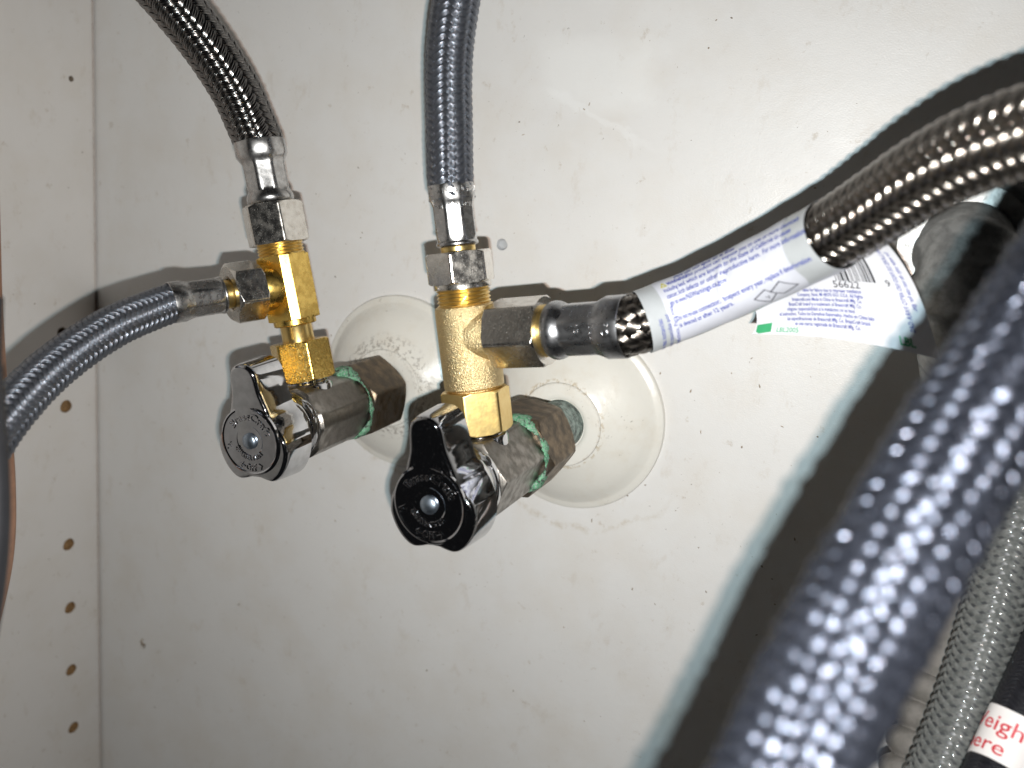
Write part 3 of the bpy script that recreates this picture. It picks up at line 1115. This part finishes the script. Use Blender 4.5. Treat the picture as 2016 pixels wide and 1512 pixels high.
Dpts = [b2.at(38), b2.at(43), (258.5, -60.5, 52.0), (269.0, -61.8, 59.2), (278.8, -65.6, 66.4), (287.3, -72.5, 73.0), (294.6, -79.9, 79.8), (300.6, -87.1, 85.4), (306.1, -92.6, 89.4), (311.6, -97.4, 92.2), (317.1, -102.5, 94.1), (322.3, -107.9, 95.0), (332, -118, 95), (345, -131, 93)]
pD = hose('d', '', '', Dpts, 6.6, 'braid_steel2', D, n=12, lead=28, s0=2, amp=.36)
SL0, SL1 = 8.6, 57.0


def crease(s, psi):
    """small wrinkles of the wrapped label: one sharp fold half way along and a few soft dents."""
    q = s - (31.0 + 2.2 * psi)
    return .38 * np.exp(-(q / .7) ** 2) * np.exp(-((psi - .15) / .55) ** 2) - .22 * np.exp(-((q - 1.8) / 1.2) ** 2) * np.exp(-((psi - .1) / .6) ** 2) \
        + .16 * np.exp(-((s - 38 + 5 * psi) / 1.4) ** 2) * np.exp(-((psi - .25) / .5) ** 2) + .07 * np.sin(s * .55 + 2 * psi) * np.sin(3 * psi + .4)


def sl_frame(s):
    p, n, b = pD.ev(np.atleast_1d(s))
    T = np.cross(n, b)
    v = CAM - p
    v = v - T * (v * T).sum(1)[:, None]
    v /= np.linalg.norm(v, axis=1)[:, None]
    upv = np.cross(v, T)
    return p, v, upv


def on_sleeve(s, y, r=7.45, dr=0.0):
    """s along the hose, y round it (mm, 0 faces outwards)."""
    psi = y / r
    p, v, upv = sl_frame(s)
    rr = r + crease(s, psi) + dr
    return p + rr[:, None] * (np.cos(psi)[:, None] * v + np.sin(psi)[:, None] * upv)


def sleeve_patch(s0, s1, y0, y1, ns, ny, r, corner=0.0, closed=False):
    S, Y = np.meshgrid(np.linspace(s0, s1, ns), np.linspace(y0, y1, ny), indexing='ij')
    if corner:
        # pull the ends in towards rounded corners
        e = np.abs((Y - (y0 + y1) / 2) / ((y1 - y0) / 2))
        k = np.clip((e - .6) / .4, 0, 1) ** 2 * corner
        S = (s0 + s1) / 2 + (S - (s0 + s1) / 2) * (1 - 2 * k / (s1 - s0))
    V = on_sleeve(S.ravel(), Y.ravel(), 7.45, r - 7.0)
    F = [(i * ny + j, (i + 1) * ny + j, (i + 1) * ny + j + 1, i * ny + j + 1) for i in range(ns - 1) for j in range(ny - 1)]
    return V, F


lab = obj('label_sleeve', sleeve_patch(SL0, SL1, -math.pi * 7.45, math.pi * 7.45, 120, 97, 6.95), 'laminate', D, sharp=0, label='clear laminated label wrapped round the hose')
obj('printed_panel', sleeve_patch(SL0 + 4.4, SL1 - 6.5, -9.2, 13, 110, 60, 7.03, 2.4), 'paper', lab, root=D, sharp=0)


def sleeve_text(s, size, s0, y, bold=0.0, xs=1.0, rot=False):
    v, f = text_raw(s, size, 0, 0, 'LEFT', 2, bold, xs)
    if rot:
        a, b = s0 - v[:, 1], y + v[:, 0]
        a, b = s0 + v[:, 1] * -1, y + v[:, 0]
    else:
        a, b = s0 + v[:, 0], y + v[:, 1]
    return on_sleeve(a, b, 7.45, .12), f


X = .80
rows = [('For use with water only', 1.75, 11.0, 5.0, .012), ('(Para uso con agua en la linea', 1.75, 9.3, 8.3, .02),
        ('This product can expose you to one or more chemicals', 1.62, 9.6, 5.4, .03),
        ('including lead, which are known to the State of California to cause', 1.62, 0.0, 3.5, .03),
        ('cancer, birth defects or other reproductive harm.  For more information', 1.62, 0.0, 1.6, .03),
        ('go to www.P65Warnings.ca.gov', 1.62, 0.0, -.3, .03),
        ('Do not re-use connector.  Inspect every year, replace if deterioration', 1.62, .2, -4.2, .03),
        ('is detected or after 12 years.', 1.62, .6, -6.1, .03)]
T0 = SL0 + 6.0
Y0 = 6.4
rows = [(s_, 1.6, (6.0, 4.6, 8.4, 0, 0, 0, .2, .6)[k], (Y0 + 3.5, Y0 + 1.75, Y0, Y0 - 1.75, Y0 - 3.5, Y0 - 5.25, Y0 - 8.9, Y0 - 10.65)[k], (.03, .045, .035, .035, .035, .035, .035, .035)[k])
        for k, (s_, *_r) in enumerate(rows)]
XS = .90
obj('label_text', join(*[sleeve_text(s, sz, T0 + dx, y, bo, XS) for s, sz, dx, y, bo in rows],
                       sleeve_text('WARNING:', 1.6, T0 + 1.9, Y0, .07, XS)), 'ink_blue', lab, root=D, sharp=0)
cols = ['reproductivos. Para mas', 'nia son conocidas por', 'ta a o mas sustancias']
obj('side_text', join(*[sleeve_text(s, 1.6, SL0 + 1.6 + k * 1.75 + 1.1, -11.5, .01, .8, True) for k, s in enumerate(cols[::-1])]), 'ink_blue', lab, root=D, sharp=0)


def poly_on(fn, pts, w, closed=True):
    """an outline of thickness w drawn on a surface given by fn(a, b)."""
    P_ = np.array(pts, float)
    n = len(P_)
    parts = []
    for i in range(n if closed else n - 1):
        a, b = P_[i], P_[(i + 1) % n]
        d_ = (b - a) / np.linalg.norm(b - a)
        nn = np.array([-d_[1], d_[0]]) * w / 2
        k = 5
        tt_ = np.linspace(0, 1, k)[:, None]
        L = a - d_ * w / 2 + tt_ * (b - a + d_ * w)
        q = np.vstack([L + nn, L - nn])
        parts.append((fn(q[:, 0], q[:, 1]), [(j, j + 1, k + j + 1, k + j) for j in range(k - 1)]))
    return join(*parts)


on_s = lambda a, b: on_sleeve(a, b, 7.45, .12)
m0 = T0 + 22.0
obj('printed_symbol', join(poly_on(on_s, [(m0, -5.2), (m0 + 3.6, -4.0), (m0 + 5.2, -6.2), (m0 + 2.2, -8.2)], .3),
                           poly_on(on_s, [(m0 + 4.3, -5.2), (m0 + 8.2, -3.6), (m0 + 11.2, -6.4), (m0 + 6.4, -7.4)], .3),
                           sleeve_text('V', 1.6, m0 + 2.4, -6.9, .02)), 'ink_grey', lab, root=D, sharp=0)
obj('warning_triangle', poly_on(on_s, [(T0 + .0, Y0), (T0 + 1.5, Y0), (T0 + .75, Y0 + 1.35)], .35), 'ink_yellow', lab, root=D, sharp=0)

# loose end of the label, hanging behind the hose
FL = np.array([[(271.7, -50.5, 54.8), (285.4, -51.0, 65.3), (295.9, -58.0, 72.7)],
               [(273.9, -52.0, 50.5), (289.1, -53.6, 58.7), (304.2, -57.1, 64.3)],
               [(273.5, -53.1, 47.2), (292.0, -54.9, 49.9), (312.1, -60.1, 50.2)]])


def on_flap(a, b, lift=0.0):
    """a 0..1 along the label, b 0..1 from the hose down to the free edge."""
    a, b = np.asarray(a, float), np.asarray(b, float)
    q = lambda t: np.stack([2 * (t - .5) * (t - 1), -4 * t * (t - 1), 2 * t * (t - .5)], -1)
    Pt = np.einsum('ni,nj,ijk->nk', q(b), q(a), FL)
    e = 1e-3
    da = np.einsum('ni,nj,ijk->nk', q(b), q(a + e), FL) - Pt
    db = np.einsum('ni,nj,ijk->nk', q(b + e), q(a), FL) - Pt
    nn = np.cross(db, da)
    nn /= np.linalg.norm(nn, axis=1)[:, None]
    sgn = np.sign((nn * (CAM - Pt)).sum(1))[:, None]
    return Pt + nn * sgn * lift


na, nb = 40, 24
Ag, Bg = np.meshgrid(np.linspace(0, 1, na), np.linspace(0, 1, nb), indexing='ij')
top = on_flap(Ag.ravel(), Bg.ravel(), .06)
bot = on_flap(Ag.ravel(), Bg.ravel(), -.06)
F = [(i * nb + j, (i + 1) * nb + j, (i + 1) * nb + j + 1, i * nb + j + 1) for i in range(na - 1) for j in range(nb - 1)]
N_ = na * nb
Fb = [tuple(N_ + k for k in q[::-1]) for q in F]
rim = [i * nb for i in range(na)] + [(na - 1) * nb + j for j in range(1, nb)] + [i * nb + nb - 1 for i in range(na - 2, -1, -1)] + [j for j in range(nb - 2, 0, -1)]
Fr = [(rim[i], rim[(i + 1) % len(rim)], N_ + rim[(i + 1) % len(rim)], N_ + rim[i]) for i in range(len(rim))]
flap = obj('label_flap', (np.vstack([top, bot]), F + Fb + Fr), 'paper_flap', D, sharp=50, label='loose end of the white label with a barcode')
LA = 39.5     # length of the loose end along its free edge, mm


def fl_b(a, up):
    """b for a height (mm) above the free edge."""
    return 1 - up / (8.0 + 20.5 * np.clip(a, 0, 1))


def flap_text(s, size, x, up, bold=0.0, xs=.75, rot=0):
    v, f = text_raw(s, size, 0, 0, 'LEFT', 2, bold, xs)
    a, u_ = (x - v[:, 1], up - v[:, 0]) if rot else (x + v[:, 0], up + v[:, 1])
    return on_flap(a / LA, fl_b(a / LA, u_), .1), f


fl = ['liable for failure due to improper installation', 'Company, Novi, MI 48375-5331 U.S.A. All Rights', 'brasscraft.com Made in China to Brasscraft Mfg. Co.',
      'BrassCraft brand is a trademark of Brasscraft Mfg. Co.', 'ninguna responsabilidad si la instalacion no se hace', 'el instructivo. Todos los Derechos Reservados. Hecho en China bajo',
      'las especificaciones de Brasscraft Mfg. Co. BrassCraft brand', 'es una marca registrada de Brasscraft Mfg. Co.']
obj('flap_text', join(*[flap_text(s, 1.2, (12.5, 11.0, 9.5, 8.5, 8.0, 6.0, 8.0, 10.0)[k], 10.4 - k * 1.15, .03, .66) for k, s in enumerate(fl)],
                      *[flap_text(s, 1.5, 36.2 + 1.6 * k, 25.0 - 2 * k, .025, .72, 1) for k, s in enumerate(['CON LLAVES DE PASO NO APTO PARA GAS', 'for water only: do not use for gas.'])]),
    'ink_blue', flap, root=D, sharp=0)
bars = []
x = 21.5
while x < 31.2:
    w_ = random.choice((.2, .2, .4, .6))
    k = 6
    u_ = np.linspace(13.4, 22.0, k)
    aa_ = np.r_[np.full(k, x), np.full(k, x + w_)] / LA
    bars.append((on_flap(aa_, fl_b(aa_, np.r_[u_, u_]), .1), [(j, j + 1, k + j + 1, k + j) for j in range(k - 1)]))
    x += w_ + random.choice((.22, .22, .45))
obj('barcode', join(*bars, flap_text('56622', 2.6, 20.4, 11.6, .02, 1.0), flap_text('9', 2.4, 33.0, 12.8, .02, 1.0)), 'ink_black', flap, root=D, sharp=0)
ga = np.array([.3, 4.2, 4.4, 1.6, .6]) / LA
obj('green_patch', (on_flap(ga, fl_b(ga, np.array([2.6, 2.9, .5, -.0, .6]) + .15), .1), [(0, 1, 2, 3, 4)]), 'ink_green', flap, root=D, sharp=0)
obj('green_print', flap_text('LBL2005', 1.7, 5.6, .6, .03, .9), 'ink_green', flap, root=D, sharp=0)
obj('green_print', flap_text('LBL', 2.2, 32.5, 1.0, .06, .9), 'ink_green', flap, root=D, sharp=0)


# ------------------------------------------------------------------ foreground and background hoses on the right
E_ = thing('braided_hose', 'thick grey braided hose crossing the foreground, far out of focus', 'hose', (296.8, -178.2, 17.1))
hose('e', '', '', [(288.6, -197, -10), (291.4, -189, 2), (294.1, -181.3, 13.9), (295.3, -178.4, 18.4), (296.5, -175.6, 23.0), (297.8, -172.1, 29.6), (300.6, -166.5, 39.4), (304.2, -159.8, 49.9), (308.7, -151.9, 61.5), (312.8, -144.2, 71.0), (317.2, -135.4, 80.2), (325, -121, 94), (334, -106, 108)],
     6.05, 'braid_fore', E_, n=20, lead=40, amp=.34, wires=4, wa=.11, irr=.34)

Fh = thing('vinyl_hose', 'grey vinyl coated braided hose at lower right beside the black hose', 'hose', (330.8, -66.8, -54.5))
pF = spline([(326, -78, -78), (330.8, -66.8, -54.5), (333.5, -60.6, -40.4), (335.6, -55.1, -28.1), (336.9, -50.0, -16.0), (337.7, -45.1, -3.8), (338.2, -40.6, 7.4), (338.5, -35.2, 22.1), (339.0, -28.0, 39.1)])
obj('inner_tube', tube(pF, 6.25, 36, step=2), 'vinyl_tube', Fh)
V, F, UV = braid(pF, 6.35, 10, 22, amp=.28, fill=.66, round_=.28)
obj('braid', (V, F), 'braid_vinyl', Fh, sharp=0, kind='stuff', uv=UV)

Gh = thing('corrugated_hose', 'grey corrugated plastic drain hose showing behind the vinyl hose', 'hose', (336.0, -44.1, -57.0))
pG = spline([(331, -66, -98), (334.3, -52, -72), (336.0, -44.1, -57.0), (336.8, -37.0, -45.2), (337.5, -30.9, -32.5), (338.2, -27.5, -21.1), (338.5, -25.1, -8.0), (338.8, -22.0, 7.4), (339, -18, 30)])
sG = 73.2


def corr(S, TH):
    w_ = np.abs(np.sin(np.pi * S / 7.3)) ** .6
    return np.where(S < sG, 9.6 + 2.7 * w_, 9.9)


obj('corrugations', tube(pG, 12, 48, 0, sG, .45, corr), 'corrugated', Gh, sharp=50)
obj('cuff', tube(pG, 9.9, 48, sG - .5, None, 2), 'corrugated', Gh)

Hh = thing('black_hose', 'black braided hose with white and red tag in the lower right corner', 'hose', (338.8, -77.1, -35.5))
pH = spline([(336, -84, -45), (338.8, -77.1, -35.5), (341.5, -70.6, -28.0), (344.1, -64.8, -19.2), (346.9, -58.4, -8.7), (349.5, -52.0, 2.4)])
obj('inner_tube', tube(pH, 5.75, 36, step=2), 'core', Hh)
V, F, UV = braid(pH, 5.85, 16, 16, amp=.12)
obj('braid', (V, F), 'braid_black', Hh, sharp=0, kind='stuff', uv=UV)
TG0, TG1 = 20.6, 32.0
tag = obj('tag', tube(pH, 6.3, 64, TG0, TG1, 1), 'tag', Hh)


def tag_text(s, size, sm, y0):
    v, f = text_raw(s, size, 0, 0, 'LEFT', 3, .03, 1.12)
    p, n, b = pH.ev(sm + v[:, 1])
    T = np.cross(n, b)
    cv = CAM - p
    cv = cv - T * (cv * T).sum(1)[:, None]
    cv /= np.linalg.norm(cv, axis=1)[:, None]
    r_ = np.cross(T, cv)
    ps = (v[:, 0] + y0) / 6.35
    return p + 6.38 * (np.cos(ps)[:, None] * cv + np.sin(ps)[:, None] * r_), f


obj('tag_text', join(tag_text('Weight', 4.8, TG0 + 6.2, -12.6), tag_text('here', 4.8, TG0 + 1.3, -10.4)), 'ink_red', tag, root=Hh, sharp=0)

# ------------------------------------------------------------------ drain pipe and trap nut in the shade on the right
Tr = thing('drain_pipe', 'grey ridged drain fitting on a rusty pipe behind the label', 'pipe', (316, 0, 74))
ft = Frame((316, 0, 74), (-.06, -1, -.05), (1, 0, 0))
obj('wall_hole_rim', lathe(ft, [(19, .1), (18.5, 1.2), (16, 2.2), (14.5, 2.0)], 64, lambda th, z, r: r + .7 * np.sin(5 * th + 1) + .4 * np.sin(11 * th)), 'plaster', Tr)
obj('iron_pipe', lathe(ft, [(14.5, .5), (14.5, 14)], 64), 'rust', Tr)
obj('slip_nut', lathe(ft, [(13, 12), (16.6, 12.5), (17.2, 13.6), (17.2, 15.6), (16.4, 16.2), (16.4, 17.6), (17.2, 18.2), (17.2, 20.4), (16.2, 21.4), (14.5, 22), (14.5, 24)], 64), 'galv', Tr)
pT = spline([(315.4, -18, 73.4), (315, -25, 72), (316, -29, 66), (318.5, -29, 57), (321.5, -25, 48), (324, -15, 42), (325, 2, 40)])
obj('elbow', tube(pT, 10.6, 48, step=1.0, rfun=lambda S, TH: 10.6 + .8 * (np.abs((S % 6.0) - 3.0) < 1.0)), 'galv', Tr)

# ------------------------------------------------------------------ slivers at the left edge
Tn = thing('copper_tube', 'blurred tan tube glimpsed at the left edge behind the grey hose', 'pipe', (79.8, -110.5, -81.1))
obj('tube_wall', tube(spline([(43.9, -75.8, 91.9), (50.4, -81.3, 63.1), (55.7, -85.3, 41.6), (61.0, -89.3, 20.1), (67.4, -93.2, -2.7), (75.5, -97.6, -29.8), (79.7, -102.1, -51.4), (79.8, -110.5, -81.1)]), 4.0, 32, step=2), 'copper', Tn)
Kc = thing('black_cable', 'blurred black cable along the left edge in front of grey hose', 'cable', (186.5, -178.8, -1.7))
obj('cable_jacket', tube(spline([(176.5, -168, 50), (178.3, -169.8, 41.6), (180.3, -171.0, 34.5), (182.4, -172.2, 27.3), (184.2, -173.5, 20.2), (185.3, -174.7, 14.4), (186.2, -176.5, 7.1), (186.5, -178.8, -1.7)]), 2.4, 32, step=1.5), 'black', Kc)
